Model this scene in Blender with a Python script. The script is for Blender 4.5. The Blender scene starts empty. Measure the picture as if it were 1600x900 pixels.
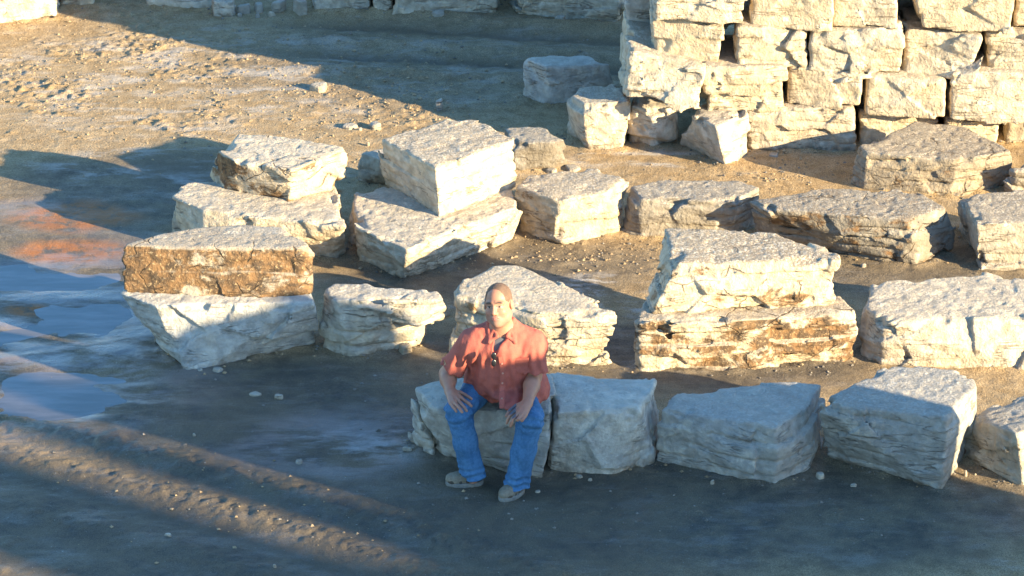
import bpy, bmesh, math, random
import numpy as np
from mathutils import Vector, Matrix

# ------------------------------------------------------------------ camera, sky, sun, exposure
SC = bpy.context.scene
COL = SC.collection
PITCH = math.radians(24.0); FPX = 5830.0            # focal length in pixels of a 1600 px wide frame
_a = PITCH + math.atan(330 / FPX)
CAM = np.array([0.0, -22 * math.cos(_a), 22 * math.sin(_a)])
cd = bpy.data.cameras.new('camera'); cam = bpy.data.objects.new('camera', cd); COL.objects.link(cam)
cam.location = CAM; cam.rotation_euler = (math.pi / 2 - PITCH, 0, 0)
cd.sensor_width = 36.0; cd.lens = FPX / 1600 * 36.0; cd.clip_end = 5000
SC.camera = cam

SUN_EL = math.radians(15.0)
SUN_H = np.array([0.848, -0.530]); SUN_H /= np.linalg.norm(SUN_H)       # horizontal direction towards the sun
SUNV = Vector((SUN_H[0] * math.cos(SUN_EL), SUN_H[1] * math.cos(SUN_EL), math.sin(SUN_EL)))
w = bpy.data.worlds.new('World'); SC.world = w; w.use_nodes = True
nt = w.node_tree; bg = nt.nodes['Background']
sky = nt.nodes.new('ShaderNodeTexSky'); sky.sky_type = 'NISHITA'; sky.sun_disc = False
sky.sun_elevation = SUN_EL; sky.sun_rotation = math.atan2(SUN_H[0], SUN_H[1]); sky.air_density = 1.0
sky.dust_density = 0.2; sky.ozone_density = 2.9
hs = nt.nodes.new('ShaderNodeHueSaturation'); hs.inputs['Saturation'].default_value = 1.17
nt.links.new(sky.outputs[0], hs.inputs['Color']); nt.links.new(hs.outputs[0], bg.inputs[0]); bg.inputs[1].default_value = 0.135
ld = bpy.data.lights.new('sun', 'SUN'); ld.energy = 5.0; ld.angle = math.radians(0.5); ld.color = (1.0, 0.825, 0.525)
lo = bpy.data.objects.new('sun', ld); COL.objects.link(lo); lo.rotation_euler = SUNV.to_track_quat('Z', 'Y').to_euler()
lo.location = (20, -20, 20)
SC.view_settings.view_transform = 'Standard'; SC.view_settings.look = 'None'
SC.view_settings.exposure = 2.0; SC.view_settings.gamma = 1.0; SC.view_settings.use_curve_mapping = False

# ------------------------------------------------------------------ helpers
rng = np.random.default_rng(11)
_fw = np.array([0, math.cos(PITCH), -math.sin(PITCH)]); _up = np.array([0, math.sin(PITCH), math.cos(PITCH)])
def _ray(px, py):
    return _fw + np.array([1.0, 0, 0]) * ((px - 800) / FPX) - _up * ((py - 450) / FPX)
def at(px, py, z=0.0):                               # survey point: where a sight line meets the height z
    r = _ray(px, py); return CAM + r * ((z - CAM[2]) / r[2])
def at_y(px, py, y):                                 # ... or the upright plane at depth y
    r = _ray(px, py); return CAM + r * ((y - CAM[1]) / r[1])

LAT = rng.random((64, 64, 64), dtype=np.float32)
def n3(p, scale, seed=0.0):
    """value noise 0..1, p (N,3)"""
    q = p / scale + np.float32(seed * 7.31 + 100.0)
    i = np.floor(q).astype(np.int32); f = (q - i).astype(np.float32); f = f * f * (3 - 2 * f); i &= 63; j = (i + 1) & 63
    x0, y0, z0 = i[:, 0], i[:, 1], i[:, 2]; x1, y1, z1 = j[:, 0], j[:, 1], j[:, 2]
    fx, fy, fz = f[:, 0], f[:, 1], f[:, 2]
    a = LAT[x0, y0, z0] * (1 - fx) + LAT[x1, y0, z0] * fx
    b = LAT[x0, y1, z0] * (1 - fx) + LAT[x1, y1, z0] * fx
    c = LAT[x0, y0, z1] * (1 - fx) + LAT[x1, y0, z1] * fx
    d = LAT[x0, y1, z1] * (1 - fx) + LAT[x1, y1, z1] * fx
    a = a * (1 - fy) + b * fy; c = c * (1 - fy) + d * fy
    return a * (1 - fz) + c * fz
def fbm(p, scale, seed=0.0, octv=4, gain=0.5):
    s = 0; a = 1.0; t = 0
    for o in range(octv):
        s = s + a * n3(p, scale / 2 ** o, seed + o * 3.7); t += a; a *= gain
    return s / t
VJ = rng.random((32, 32, 32, 3), dtype=np.float32)
VD = rng.normal(size=(32, 32, 32, 3)).astype(np.float32)
VD /= np.linalg.norm(VD, axis=-1, keepdims=True)
def facet(p, size, seed, aniso=(1, 1, 1)):
    """broken-rock facets: each Voronoi cell is a plane of its own tilt"""
    q = (p / (size * np.array(aniso, np.float32)) + np.float32(seed * 3.17 + 50)).astype(np.float32)
    i0 = np.floor(q).astype(np.int32); best = np.full(len(q), 1e9, np.float32); val = np.zeros(len(q), np.float32)
    for dx in (-1, 0, 1):
        for dy in (-1, 0, 1):
            for dz in (-1, 0, 1):
                c = i0 + np.array([dx, dy, dz], np.int32); k = c & 31
                off = c + VJ[k[:, 0], k[:, 1], k[:, 2]] - q
                d2 = np.einsum('ij,ij->i', off, off)
                m = d2 < best
                if m.any():
                    best[m] = d2[m]
                    val[m] = np.einsum('ij,ij->i', off[m], VD[k[m, 0], k[m, 1], k[m, 2]])
    return val * size
def sst(a, b, x):
    t = np.clip((x - a) / (b - a), 0, 1); return t * t * (3 - 2 * t)

def surface_nets(d, org, h):
    s = d < 0
    S = np.zeros(tuple(n - 1 for n in d.shape), np.int8)
    corners = [(a, b, c) for a in (0, 1) for b in (0, 1) for c in (0, 1)]
    nx, ny, nz = d.shape
    for a, b, c in corners: S += s[a:nx - 1 + a, b:ny - 1 + b, c:nz - 1 + c]
    act = (S > 0) & (S < 8); ii, jj, kk = np.nonzero(act)
    idx = np.full(act.shape, -1, np.int64); idx[act] = np.arange(len(ii))
    vals = {q: d[ii + q[0], jj + q[1], kk + q[2]] for q in corners}
    pos = np.zeros((len(ii), 3)); cnt = np.zeros(len(ii))
    for a in corners:
        for ax in range(3):
            if a[ax]: continue
            b = list(a); b[ax] = 1; b = tuple(b)
            va, vb = vals[a], vals[b]; m = (va < 0) != (vb < 0)
            t = np.where(m, va / np.where(m, va - vb, 1), 0)
            for x in range(3): pos[:, x] += m * (a[x] + (t if x == ax else 0))
            cnt += m
    pos /= cnt[:, None]
    V = (np.stack([ii, jj, kk], 1) + pos) * h + org
    F = []
    for ax in range(3):
        lo_ = [slice(0, n) for n in d.shape]; hi_ = list(lo_)
        lo_[ax] = slice(0, d.shape[ax] - 1); hi_[ax] = slice(1, d.shape[ax])
        ch = s[tuple(lo_)] != s[tuple(hi_)]
        I, J, K = np.nonzero(ch); P = [I, J, K]
        u, v = (ax + 1) % 3, (ax + 2) % 3
        ok = (P[u] >= 1) & (P[v] >= 1) & (P[u] < d.shape[u] - 1) & (P[v] < d.shape[v] - 1)
        P = [q[ok] for q in P]
        inside = s[tuple(P)]
        def cell(du, dv):
            Q = list(P); Q[u] = P[u] - du; Q[v] = P[v] - dv; return idx[tuple(Q)]
        q = np.stack([cell(1, 1), cell(0, 1), cell(0, 0), cell(1, 0)], 1)
        q[~inside] = q[~inside][:, ::-1]
        F.append(q)
    return V, np.concatenate(F)

def np_mesh(name, V, F, mat=None, smooth=True):
    V = np.asarray(V, np.float32); F = np.asarray(F, np.int32); k = F.shape[1]
    me = bpy.data.meshes.new(name)
    me.vertices.add(len(V)); me.vertices.foreach_set('co', V.ravel())
    me.loops.add(F.size); me.loops.foreach_set('vertex_index', F.ravel())
    me.polygons.add(len(F)); me.polygons.foreach_set('loop_start', np.arange(0, F.size, k, dtype=np.int32))
    me.polygons.foreach_set('use_smooth', np.full(len(F), smooth))
    me.update(calc_edges=True); me.validate()
    if mat: me.materials.append(mat)
    return me
def attr(me, name, vals):
    a = me.attributes.new(name, 'FLOAT', 'POINT'); a.data.foreach_set('value', np.asarray(vals, np.float32))
def link(name, me, loc=(0, 0, 0), parent=None):
    o = bpy.data.objects.new(name, me); COL.objects.link(o); o.location = loc
    if parent: o.parent = parent
    return o
def tag(o, label=None, cat=None, group=None, kind=None):
    if label: o['label'] = label
    if cat: o['category'] = cat
    if group: o['group'] = group
    if kind: o['kind'] = kind
    return o

# ---- node helpers
def newmat(name):
    m = bpy.data.materials.new(name); m.use_nodes = True; return m, m.node_tree, m.node_tree.nodes['Principled BSDF']
def nd(t, typ, ins=None, out=0, **kw):
    n = t.nodes.new('ShaderNode' + typ)
    for k, v in kw.items(): setattr(n, k, v)
    for k, v in (ins or {}).items():
        if isinstance(v, bpy.types.NodeSocket): t.links.new(v, n.inputs[k])
        else: n.inputs[k].default_value = v
    return n.outputs[out]
def mth(t, op, a, b=0.0, clamp=False):
    return nd(t, 'Math', {0: a, 1: b}, operation=op, use_clamp=clamp)
def rmp(t, x, a, b, lo_=0.0, hi_=1.0):
    return nd(t, 'MapRange', {0: x, 1: a, 2: b, 3: lo_, 4: hi_}, interpolation_type='SMOOTHSTEP')
def mix(t, f, a, b, mode='MIX'):
    n = t.nodes.new('ShaderNodeMix'); n.data_type = 'RGBA'; n.blend_type = mode
    for s, v in ((n.inputs[0], f), (n.inputs[6], a), (n.inputs[7], b)):
        if isinstance(v, bpy.types.NodeSocket): t.links.new(v, s)
        else: s.default_value = v if isinstance(v, (int, float)) else (*v, 1.0)
    return n.outputs[2]
def noise(t, vec, scale, detail=5.0, rough=0.55, dist=0.0):
    return nd(t, 'TexNoise', {'Vector': vec, 'Scale': scale, 'Detail': detail, 'Roughness': rough, 'Distortion': dist})
def vscale(t, vec, s):
    return nd(t, 'VectorMath', {0: vec, 1: s}, operation='MULTIPLY')

# ------------------------------------------------------------------ materials
def mat_limestone():
    m, t, b = newmat('limestone')
    tc = nd(t, 'TexCoord', out=3); oi = t.nodes.new('ShaderNodeObjectInfo')
    off = mth(t, 'MULTIPLY', oi.outputs['Random'], 41.0)
    vec = nd(t, 'VectorMath', {0: tc, 1: nd(t, 'CombineXYZ', {0: off, 1: off, 2: off})}, operation='ADD')
    grd = mth(t, 'GREATER_THAN', oi.outputs['Alpha'], 0.497); dirt_shade = mth(t, 'MULTIPLY', mth(t, 'SUBTRACT', oi.outputs['Alpha'], mth(t, 'MULTIPLY', grd, 0.5)), 2.05, True)
    sep = nd(t, 'SeparateColor', {0: oi.outputs['Color']}, out=0); sn = sep.node
    stain, tone, pits = sn.outputs[0], sn.outputs[1], sn.outputs[2]
    nz = nd(t, 'SeparateXYZ', {0: nd(t, 'NewGeometry', out=1)}, out=2)
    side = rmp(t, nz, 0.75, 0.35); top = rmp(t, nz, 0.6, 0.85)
    nA = noise(t, vec, 3.0, 7, 0.6); nB = noise(t, vec, 13.0, 6, 0.6); nC = noise(t, vec, 55.0, 4, 0.6)
    g = mth(t, 'ADD', tone, mth(t, 'MULTIPLY', mth(t, 'SUBTRACT', nA, 0.5), 1.4), clamp=True)
    base = mix(t, g, (0.56, 0.44, 0.29), (0.40, 0.39, 0.36))
    base = mix(t, 1.0, base, nd(t, 'CombineColor', {0: rmp(t, nB, .25, .75, .62, 1.12), 1: rmp(t, nB, .25, .75, .62, 1.12), 2: rmp(t, nB, .25, .75, .62, 1.12)}), 'MULTIPLY')
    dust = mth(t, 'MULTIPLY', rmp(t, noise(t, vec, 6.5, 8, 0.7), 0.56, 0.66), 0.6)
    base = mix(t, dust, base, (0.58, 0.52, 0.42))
    base = mix(t, mth(t, 'MULTIPLY', dirt_shade, rmp(t, noise(t, vec, 7.0, 7, .65), .24, .52)), base, mix(t, nC, (0.125, 0.105, 0.08), (0.21, 0.175, 0.13)))  # dark film: dirt on some blocks, painted shade on ones standing in shade
    base = mix(t, mth(t, 'MULTIPLY', top, 0.35), base, (0.66, 0.58, 0.47))  # lighter tops: pale dust plus light from above put into the colour
    # iron stain on the split sides
    ns = noise(t, vscale(t, vec, (1, 1, 1.7)), 3.4, 8, 0.68, 0.3)
    thr = mth(t, 'SUBTRACT', 0.70, mth(t, 'MULTIPLY', stain, 0.34))
    sm = nd(t, 'MapRange', {0: ns, 1: thr, 2: mth(t, 'ADD', thr, 0.10)}, interpolation_type='SMOOTHSTEP')
    sm = mth(t, 'MULTIPLY', mth(t, 'MULTIPLY', sm, rmp(t, stain, 0.02, 0.12)), mth(t, 'ADD', mth(t, 'MULTIPLY', side, 0.8), 0.2))
    scol = mix(t, rmp(t, nB, 0.42, 0.6), (0.19, 0.10, 0.040), (0.055, 0.031, 0.016))
    scol = mix(t, rmp(t, nC, 0.55, 0.7), scol, (0.36, 0.24, 0.12))
    base = mix(t, mth(t, 'MULTIPLY', sm, 0.92), base, scol)
    # bedding lines and cracks
    bd = noise(t, vscale(t, vec, (1.6, 1.6, 11.0)), 1.3, 4, 0.55, 0.4)
    ln = rmp(t, mth(t, 'ABSOLUTE', mth(t, 'SUBTRACT', bd, 0.5)), 0.016, 0.004)
    gate = rmp(t, noise(t, vec, 4.0, 3), 0.46, 0.6)
    ln = mth(t, 'MULTIPLY', mth(t, 'MULTIPLY', ln, gate), side)
    vd = nd(t, 'VectorMath', {0: vscale(t, vec, (1, 1, 1.9)), 1: nd(t, 'VectorMath', {0: nd(t, 'TexNoise', {'Vector': vec, 'Scale': 9.0, 'Detail': 4.0}, out=1), 1: (0.09, 0.09, 0.09)}, operation='MULTIPLY')}, operation='ADD')
    vo = nd(t, 'TexVoronoi', {'Vector': vd, 'Scale': 4.2}, feature='DISTANCE_TO_EDGE')
    ck = mth(t, 'MULTIPLY', mth(t, 'MULTIPLY', rmp(t, vo, 0.03, 0.008), rmp(t, noise(t, vec, 5.0, 2), 0.5, 0.6)), rmp(t, stain, 0.25, 0.5))
    dark = mth(t, 'MAXIMUM', mth(t, 'MULTIPLY', ln, 0.5), mth(t, 'MULTIPLY', ck, 0.85))
    base = mix(t, dark, base, (0.09, 0.06, 0.035))
    # pitted weathered bed on the top faces
    pt = noise(t, vec, 62.0, 6, 0.7); pm = mth(t, 'MULTIPLY', mth(t, 'MULTIPLY', rmp(t, pt, 0.47, 0.53), top), pits)
    pm = mth(t, 'MULTIPLY', pm, rmp(t, nA, 0.3, 0.55, 0.45, 1.0))
    base = mix(t, mth(t, 'MULTIPLY', pm, 0.85), base, mix(t, nB, (0.28, 0.185, 0.11), (0.155, 0.12, 0.09)))
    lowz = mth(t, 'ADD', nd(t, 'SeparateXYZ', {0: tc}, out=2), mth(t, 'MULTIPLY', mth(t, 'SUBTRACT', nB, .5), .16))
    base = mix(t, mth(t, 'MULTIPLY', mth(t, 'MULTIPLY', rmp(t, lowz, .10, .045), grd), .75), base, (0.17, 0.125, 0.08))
    t.links.new(base, b.inputs['Base Color']); b.inputs['Roughness'].default_value = 0.9
    b.inputs['Specular IOR Level'].default_value = 0.25
    hgt = mth(t, 'ADD', mth(t, 'MULTIPLY', nB, 0.9), mth(t, 'MULTIPLY', nC, 0.45))
    hgt = mth(t, 'SUBTRACT', hgt, mth(t, 'MULTIPLY', pm, 0.9)); hgt = mth(t, 'SUBTRACT', hgt, mth(t, 'MULTIPLY', dark, 0.8))
    bp = nd(t, 'Bump', {'Height': hgt, 'Strength': 0.85, 'Distance': 0.026}); t.links.new(bp, b.inputs['Normal'])
    return m
def mat_ground():
    m, t, b = newmat('mud')
    vec = nd(t, 'TexCoord', out=3)
    A = lambda n: nd(t, 'Attribute', out=2, attribute_name=n)
    wet, org, chalk, dark = A('wet'), A('orange'), A('chalk'), A('dark')
    nA = noise(t, vec, 1.6, 6, 0.6); nB = noise(t, vec, 8.0, 7, 0.65); nC = noise(t, vec, 60.0, 4, 0.6)
    st = noise(t, vscale(t, vec, (0.9, 2.2, 1)), 2.2, 10, 0.70, 0.25)
    dry = mix(t, rmp(t, nB, .3, .7), (0.27, 0.178, 0.085), (0.38, 0.27, 0.15))
    dry = mix(t, mth(t, 'MULTIPLY', rmp(t, st, 0.56, 0.70), 0.6), dry, (0.43, 0.35, 0.26))
    wc = mix(t, rmp(t, mth(t, 'ADD', mth(t, 'MULTIPLY', nA, .5), mth(t, 'MULTIPLY', nB, .5)), .38, .62), (0.075, 0.062, 0.047), (0.165, 0.125, 0.078))
    wc = mix(t, mth(t, 'MULTIPLY', rmp(t, st, 0.5, 0.66), .55), wc, (0.19, 0.165, 0.135))
    c = mix(t, wet, dry, wc)
    nD = noise(t, vec, 130.0, 3, .6); gr = rmp(t, nD, .28, .72, .6, 1.4); c = mix(t, 1.0, c, nd(t, 'CombineColor', {0: gr, 1: gr, 2: gr}), 'MULTIPLY')
    c = mix(t, mth(t, 'MULTIPLY', org, rmp(t, nB, 0.35, 0.55)), c, (0.30, 0.115, 0.035))
    c = mix(t, mth(t, 'MULTIPLY', chalk, rmp(t, st, 0.47, 0.6)), c, (0.50, 0.47, 0.43))
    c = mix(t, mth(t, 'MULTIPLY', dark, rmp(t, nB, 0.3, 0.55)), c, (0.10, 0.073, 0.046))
    c = mix(t, mth(t, 'MULTIPLY', rmp(t, nC, 0.66, 0.74), 0.55), c, (0.5, 0.46, 0.4))
    c = mix(t, mth(t, 'MULTIPLY', rmp(t, nC, 0.40, 0.30), 0.5), c, (0.08, 0.065, 0.05))
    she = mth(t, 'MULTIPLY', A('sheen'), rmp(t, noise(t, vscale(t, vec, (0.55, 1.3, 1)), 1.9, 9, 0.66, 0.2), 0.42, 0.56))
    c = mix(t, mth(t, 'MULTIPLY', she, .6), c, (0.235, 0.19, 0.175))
    t.links.new(c, b.inputs['Base Color'])
    t.links.new(mth(t, 'ADD', .3, mth(t, 'MULTIPLY', she, .5)), b.inputs['Specular IOR Level'])
    r = mth(t, 'SUBTRACT', 0.95, mth(t, 'MULTIPLY', wet, rmp(t, st, 0.40, 0.62, 0.18, 0.42)))
    r = mth(t, 'MULTIPLY', r, mth(t, 'SUBTRACT', 1.0, mth(t, 'MULTIPLY', she, .55)))
    t.links.new(r, b.inputs['Roughness'])
    h = mth(t, 'ADD', mth(t, 'ADD', mth(t, 'MULTIPLY', nB, 0.8), mth(t, 'MULTIPLY', nC, 0.45)), mth(t, 'MULTIPLY', nD, 0.3))
    k = mth(t, 'SUBTRACT', mth(t, 'SUBTRACT', 1.0, mth(t, 'MULTIPLY', wet, 0.45)), mth(t, 'MULTIPLY', she, .3))
    bp = nd(t, 'Bump', {'Height': h, 'Strength': k, 'Distance': 0.02}); t.links.new(bp, b.inputs['Normal'])
    return m
def mat_water():
    m, t, b = newmat('muddy_water')
    vec = nd(t, 'TexCoord', out=3)
    n = noise(t, vscale(t, vec, (0.7, 3.0, 1)), 2.5, 5, 0.6)
    t.links.new(mix(t, rmp(t, n, 0.35, 0.7), (0.10, 0.082, 0.065), (0.19, 0.155, 0.135)), b.inputs['Base Color'])
    t.links.new(rmp(t, n, 0.35, 0.7, 0.02, 0.12), b.inputs['Roughness']); b.inputs['IOR'].default_value = 1.5
    b.inputs['Specular IOR Level'].default_value = 0.7
    bp = nd(t, 'Bump', {'Height': noise(t, vec, 14, 3), 'Strength': 0.06, 'Distance': 0.01}); t.links.new(bp, b.inputs['Normal'])
    return m
def mat_plain(name, col, rough=0.8, var=0.25, scale=40.0, bump=0.2, spec=0.3, col2=None, stretch=(1, 1, 1)):
    m, t, b = newmat(name); vec = vscale(t, nd(t, 'TexCoord', out=3), stretch)
    n = noise(t, vec, scale, 5, 0.6); n2 = noise(t, vec, scale / 6, 4, 0.6)
    c2 = col2 or tuple(x * (1 - var) for x in col)
    c = mix(t, rmp(t, mth(t, 'MULTIPLY', mth(t, 'ADD', n, n2), 0.5), 0.38, 0.62), c2, col)
    t.links.new(c, b.inputs['Base Color']); b.inputs['Roughness'].default_value = rough; b.inputs['Specular IOR Level'].default_value = spec
    if bump:
        t.links.new(nd(t, 'Bump', {'Height': n, 'Strength': bump, 'Distance': 0.004}), b.inputs['Normal'])
    return m
def mat_skin():
    m, t, b = newmat('skin'); vec = nd(t, 'TexCoord', out=3)
    A = lambda n: nd(t, 'Attribute', out=2, attribute_name=n)
    n = noise(t, vec, 30, 4)
    c = mix(t, n, (0.34, 0.155, 0.095), (0.43, 0.21, 0.13))
    c = mix(t, A('blush'), c, (0.55, 0.20, 0.13)); c = mix(t, A('stubble'), c, (0.27, 0.17, 0.13))
    c = mix(t, A('lip'), c, (0.50, 0.16, 0.13)); c = mix(t, A('eyewhite'), c, (0.6, 0.55, 0.5)); c = mix(t, A('brow'), c, (0.045, 0.028, 0.02))
    c = mix(t, A('vest'), c, (0.10, 0.10, 0.11))
    t.links.new(c, b.inputs['Base Color']); b.inputs['Roughness'].default_value = 0.5; b.inputs['Specular IOR Level'].default_value = 0.35
    b.inputs['Subsurface Weight'].default_value = 0.08; b.inputs['Subsurface Radius'].default_value = (0.01, 0.004, 0.002); b.inputs['Subsurface Scale'].default_value = 0.5
    return m
STONE = mat_limestone(); MUD = mat_ground(); WATER = mat_water(); SKIN = mat_skin()

# ------------------------------------------------------------------ ground
def axis(lo_, hi_, step, far):
    core = np.arange(lo_, hi_ + 1e-6, step); g = []; x = step
    while True:
        x *= 1.45; g.append(x)
        if sum(g) > far: break
    out = np.cumsum(g); return np.concatenate([lo_ - out[::-1], core, core[-1] + out])
gx = axis(-3.9, 4.3, 0.016, 1500); gy = axis(-2.1, 9.8, 0.016, 1500)
GX, GY = np.meshgrid(gx, gy, indexing='ij'); P2 = np.stack([GX.ravel(), GY.ravel(), np.zeros(GX.size)], 1).astype(np.float32)
def blob(px, py, rx, ry, soft=0.5, warp=0.25, seed=1.0, rot=0.0):
    c = at(px, py); e = at(px, py - 1); kx = abs(at(px + 1, py)[0] - c[0]); ky = abs(e[1] - c[1])
    X = P2[:, 0] - c[0]; Y = P2[:, 1] - c[1]; a = math.radians(rot)
    X, Y = X * math.cos(a) + Y * math.sin(a), -X * math.sin(a) + Y * math.cos(a)
    d = np.hypot(X / (rx * kx), Y / (ry * ky)) + warp * 2 * (fbm(P2, 0.45, seed, 4) - 0.5)
    return 1 - sst(1 - soft, 1 + soft * 0.3, d)
def maxi(*a):
    r = a[0]
    for x in a[1:]: r = np.maximum(r, x)
    return r
lowf = (fbm(P2, 1.6, 2, 3) - 0.5)
wet = maxi(blob(90, 470, 330, 190, seed=3), blob(420, 650, 420, 130, seed=4), blob(1000, 790, 900, 130, seed=5), blob(300, 830, 700, 200, seed=6),
           blob(760, 420, 300, 70, seed=7) * 0.9, blob(200, 300, 260, 70, seed=8) * 0.85, blob(1000, 560, 500, 70, seed=9), blob(1450, 420, 300, 60, seed=10) * 0.8,
           blob(700, 90, 420, 90, seed=12) * 0.45)
clod = maxi(blob(250, 110, 520, 130, seed=13), blob(620, 160, 160, 60, seed=14) * 0.7, blob(900, 405, 180, 35, seed=15) * 0.8, blob(1230, 275, 300, 35, seed=16) * 0.35, blob(120, 290, 120, 60, seed=17) * 0.5)
clod *= 1 - sst(0.3, 0.8, wet) * 0.7
pool = maxi(blob(60, 470, 250, 95, seed=21, warp=0.5), blob(110, 610, 170, 60, seed=22, warp=0.5), blob(40, 330, 150, 22, seed=28) * 0.6)
tr_c = maxi(blob(330, 800, 520, 75, seed=24, rot=-30))
u_ = P2[:, 0] * 0.515 + P2[:, 1] * 0.857          # across the wheel tracks
s_ = P2[:, 0] * 0.857 - P2[:, 1] * 0.515          # along them
uc = at(300, 790); u0 = uc[0] * 0.515 + uc[1] * 0.857
band = lambda c, wd: np.exp(-((u_ - u0 - c + 0.06 * np.sin(s_ * 1.3)) / wd) ** 2)
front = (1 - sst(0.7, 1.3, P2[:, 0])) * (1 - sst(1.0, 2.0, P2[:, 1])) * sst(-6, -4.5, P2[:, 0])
tread = sst(-.25, .25, np.sin((s_ + 0.9 * np.minimum(np.abs(u_ - u0 - .24), np.abs(u_ - u0 + .22))) * 2 * math.pi / 0.115))
Z = 0.022 * lowf + 0.012 * (fbm(P2, 0.30, 5, 4) - 0.5) * (1 - 0.75 * wet)
cl = fbm(P2, 0.09, 31, 3, 0.75); cl2 = n3(P2, 0.045, 33); pat = sst(0.35, 0.65, fbm(P2, 0.5, 38, 3))
Z += clod * (0.2 + 0.8 * pat) * (0.014 * sst(0.5, 0.72, cl) + 0.013 * sst(0.6, 0.8, cl2) + 0.016 * (fbm(P2, 0.034, 35, 2) - 0.5))
Z += wet * (1 - pool) * (0.005 * (fbm(P2, 0.035, 48, 2) - 0.5) + 0.010 * sst(.6, .8, fbm(P2, 0.12, 49, 3)) * sst(.45, .65, n3(P2, .7, 50)))
Z += (1 - clod) * (1 - wet) * 0.010 * (fbm(P2, 0.06, 36, 3) - 0.5)
Z += front * 0.003 * tread * sst(.25, .6, n3(P2, .5, 46)) * (band(.24, .09) + band(-.22, .10)) + front * (0.009 * band(0.05, 0.10) + 0.008 * band(0.42, 0.11) - 0.016 * band(0.24, 0.10) - 0.018 * band(-0.22, 0.11) + 0.02 * band(-0.55, 0.12))
Z += front * np.clip(band(0.05, 0.15) + band(0.42, 0.14) + 0.5 * band(-0.5, 0.15), 0, 1) * (0.020 * (fbm(P2, 0.03, 47, 2) - .5) + 0.045 * (fbm(P2, 0.06, 41, 3, .65) - 0.42) * (n3(P2, .25, 45) + .3))
# ruts in the shaded yard behind
bx = P2[:, 1] - at(700, 90)[1] + 0.10 * P2[:, 0] + 0.08 * np.sin(P2[:, 0] * 1.1); back = sst(6.0, 6.6, P2[:, 1]) * sst(-2.2, -1.2, P2[:, 0])
for c, a in ((-0.5, .035), (-0.15, -.03), (0.15, .03), (0.5, -.03), (0.8, .04)):
    Z += back * a * np.exp(-((bx - c) / 0.09) ** 2) * (0.5 + n3(P2, 0.2, 51))
Z += back * 0.03 * (fbm(P2, 0.09, 52, 3) - 0.5)
Z -= pool * 0.030; Z += pool * 0.055 * (fbm(P2 * np.array([0.7, 1.2, 1], np.float32), 0.5, 61, 5, .5) - 0.40)
dist = np.maximum(0, np.maximum(np.abs(P2[:, 0]) - 6, np.abs(P2[:, 1] - 4) - 8)); Z *= np.exp(-dist / 6)
orange = maxi(blob(120, 335, 110, 26, seed=71, warp=.4), blob(110, 390, 110, 20, seed=72, warp=.4), blob(50, 480, 50, 12, seed=73), blob(520, 300, 20, 5, seed=75))
chalk = maxi(blob(560, 690, 150, 45, seed=81) * 0.55, blob(950, 460, 120, 40, seed=82) * 0.8, blob(250, 130, 350, 100, seed=83) * 0.35, blob(700, 90, 300, 60, seed=84) * 0.15, blob(250, 260, 200, 40, seed=85) * 0.35, blob(1000, 250, 120, 20, seed=86) * 0.6, blob(60, 640, 120, 40, seed=87) * .3)
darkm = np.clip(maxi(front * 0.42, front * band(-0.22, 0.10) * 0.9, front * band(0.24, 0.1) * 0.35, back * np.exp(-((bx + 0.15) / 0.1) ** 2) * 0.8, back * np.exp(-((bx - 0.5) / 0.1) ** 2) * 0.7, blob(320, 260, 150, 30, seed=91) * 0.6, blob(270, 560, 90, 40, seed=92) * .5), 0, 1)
nx_, ny_ = len(gx), len(gy)
ids = np.arange(nx_ * ny_).reshape(nx_, ny_)
Q = np.stack([ids[:-1, :-1], ids[1:, :-1], ids[1:, 1:], ids[:-1, 1:]], -1).reshape(-1, 4)
GV = P2.copy(); GV[:, 2] = Z
gm = np_mesh('ground', GV, Q, MUD)
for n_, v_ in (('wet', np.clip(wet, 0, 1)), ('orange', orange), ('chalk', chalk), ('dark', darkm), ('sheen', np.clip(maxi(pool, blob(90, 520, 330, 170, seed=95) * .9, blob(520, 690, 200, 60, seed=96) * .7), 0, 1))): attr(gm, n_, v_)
tag(link('ground', gm), kind='structure')
def ground_z(x, y):
    i = int(np.clip(np.searchsorted(gx, x), 0, nx_ - 1)); j = int(np.clip(np.searchsorted(gy, y), 0, ny_ - 1)); return float(Z[i * ny_ + j])
# standing water: one level sheet that shows where the mud dips below it
wx, wy = np.linspace(-4.6, 0.35, 12), np.linspace(0.25, 5.4, 12)
WX, WY = np.meshgrid(wx, wy, indexing='ij'); wi = np.arange(144).reshape(12, 12)
tag(link('puddle_water', np_mesh('puddle_water', np.stack([WX.ravel(), WY.ravel(), np.full(144, -0.024)], 1), np.stack([wi[:-1, :-1], wi[1:, :-1], wi[1:, 1:], wi[:-1, 1:]], -1).reshape(-1, 4), WATER)), kind='structure')
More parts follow.
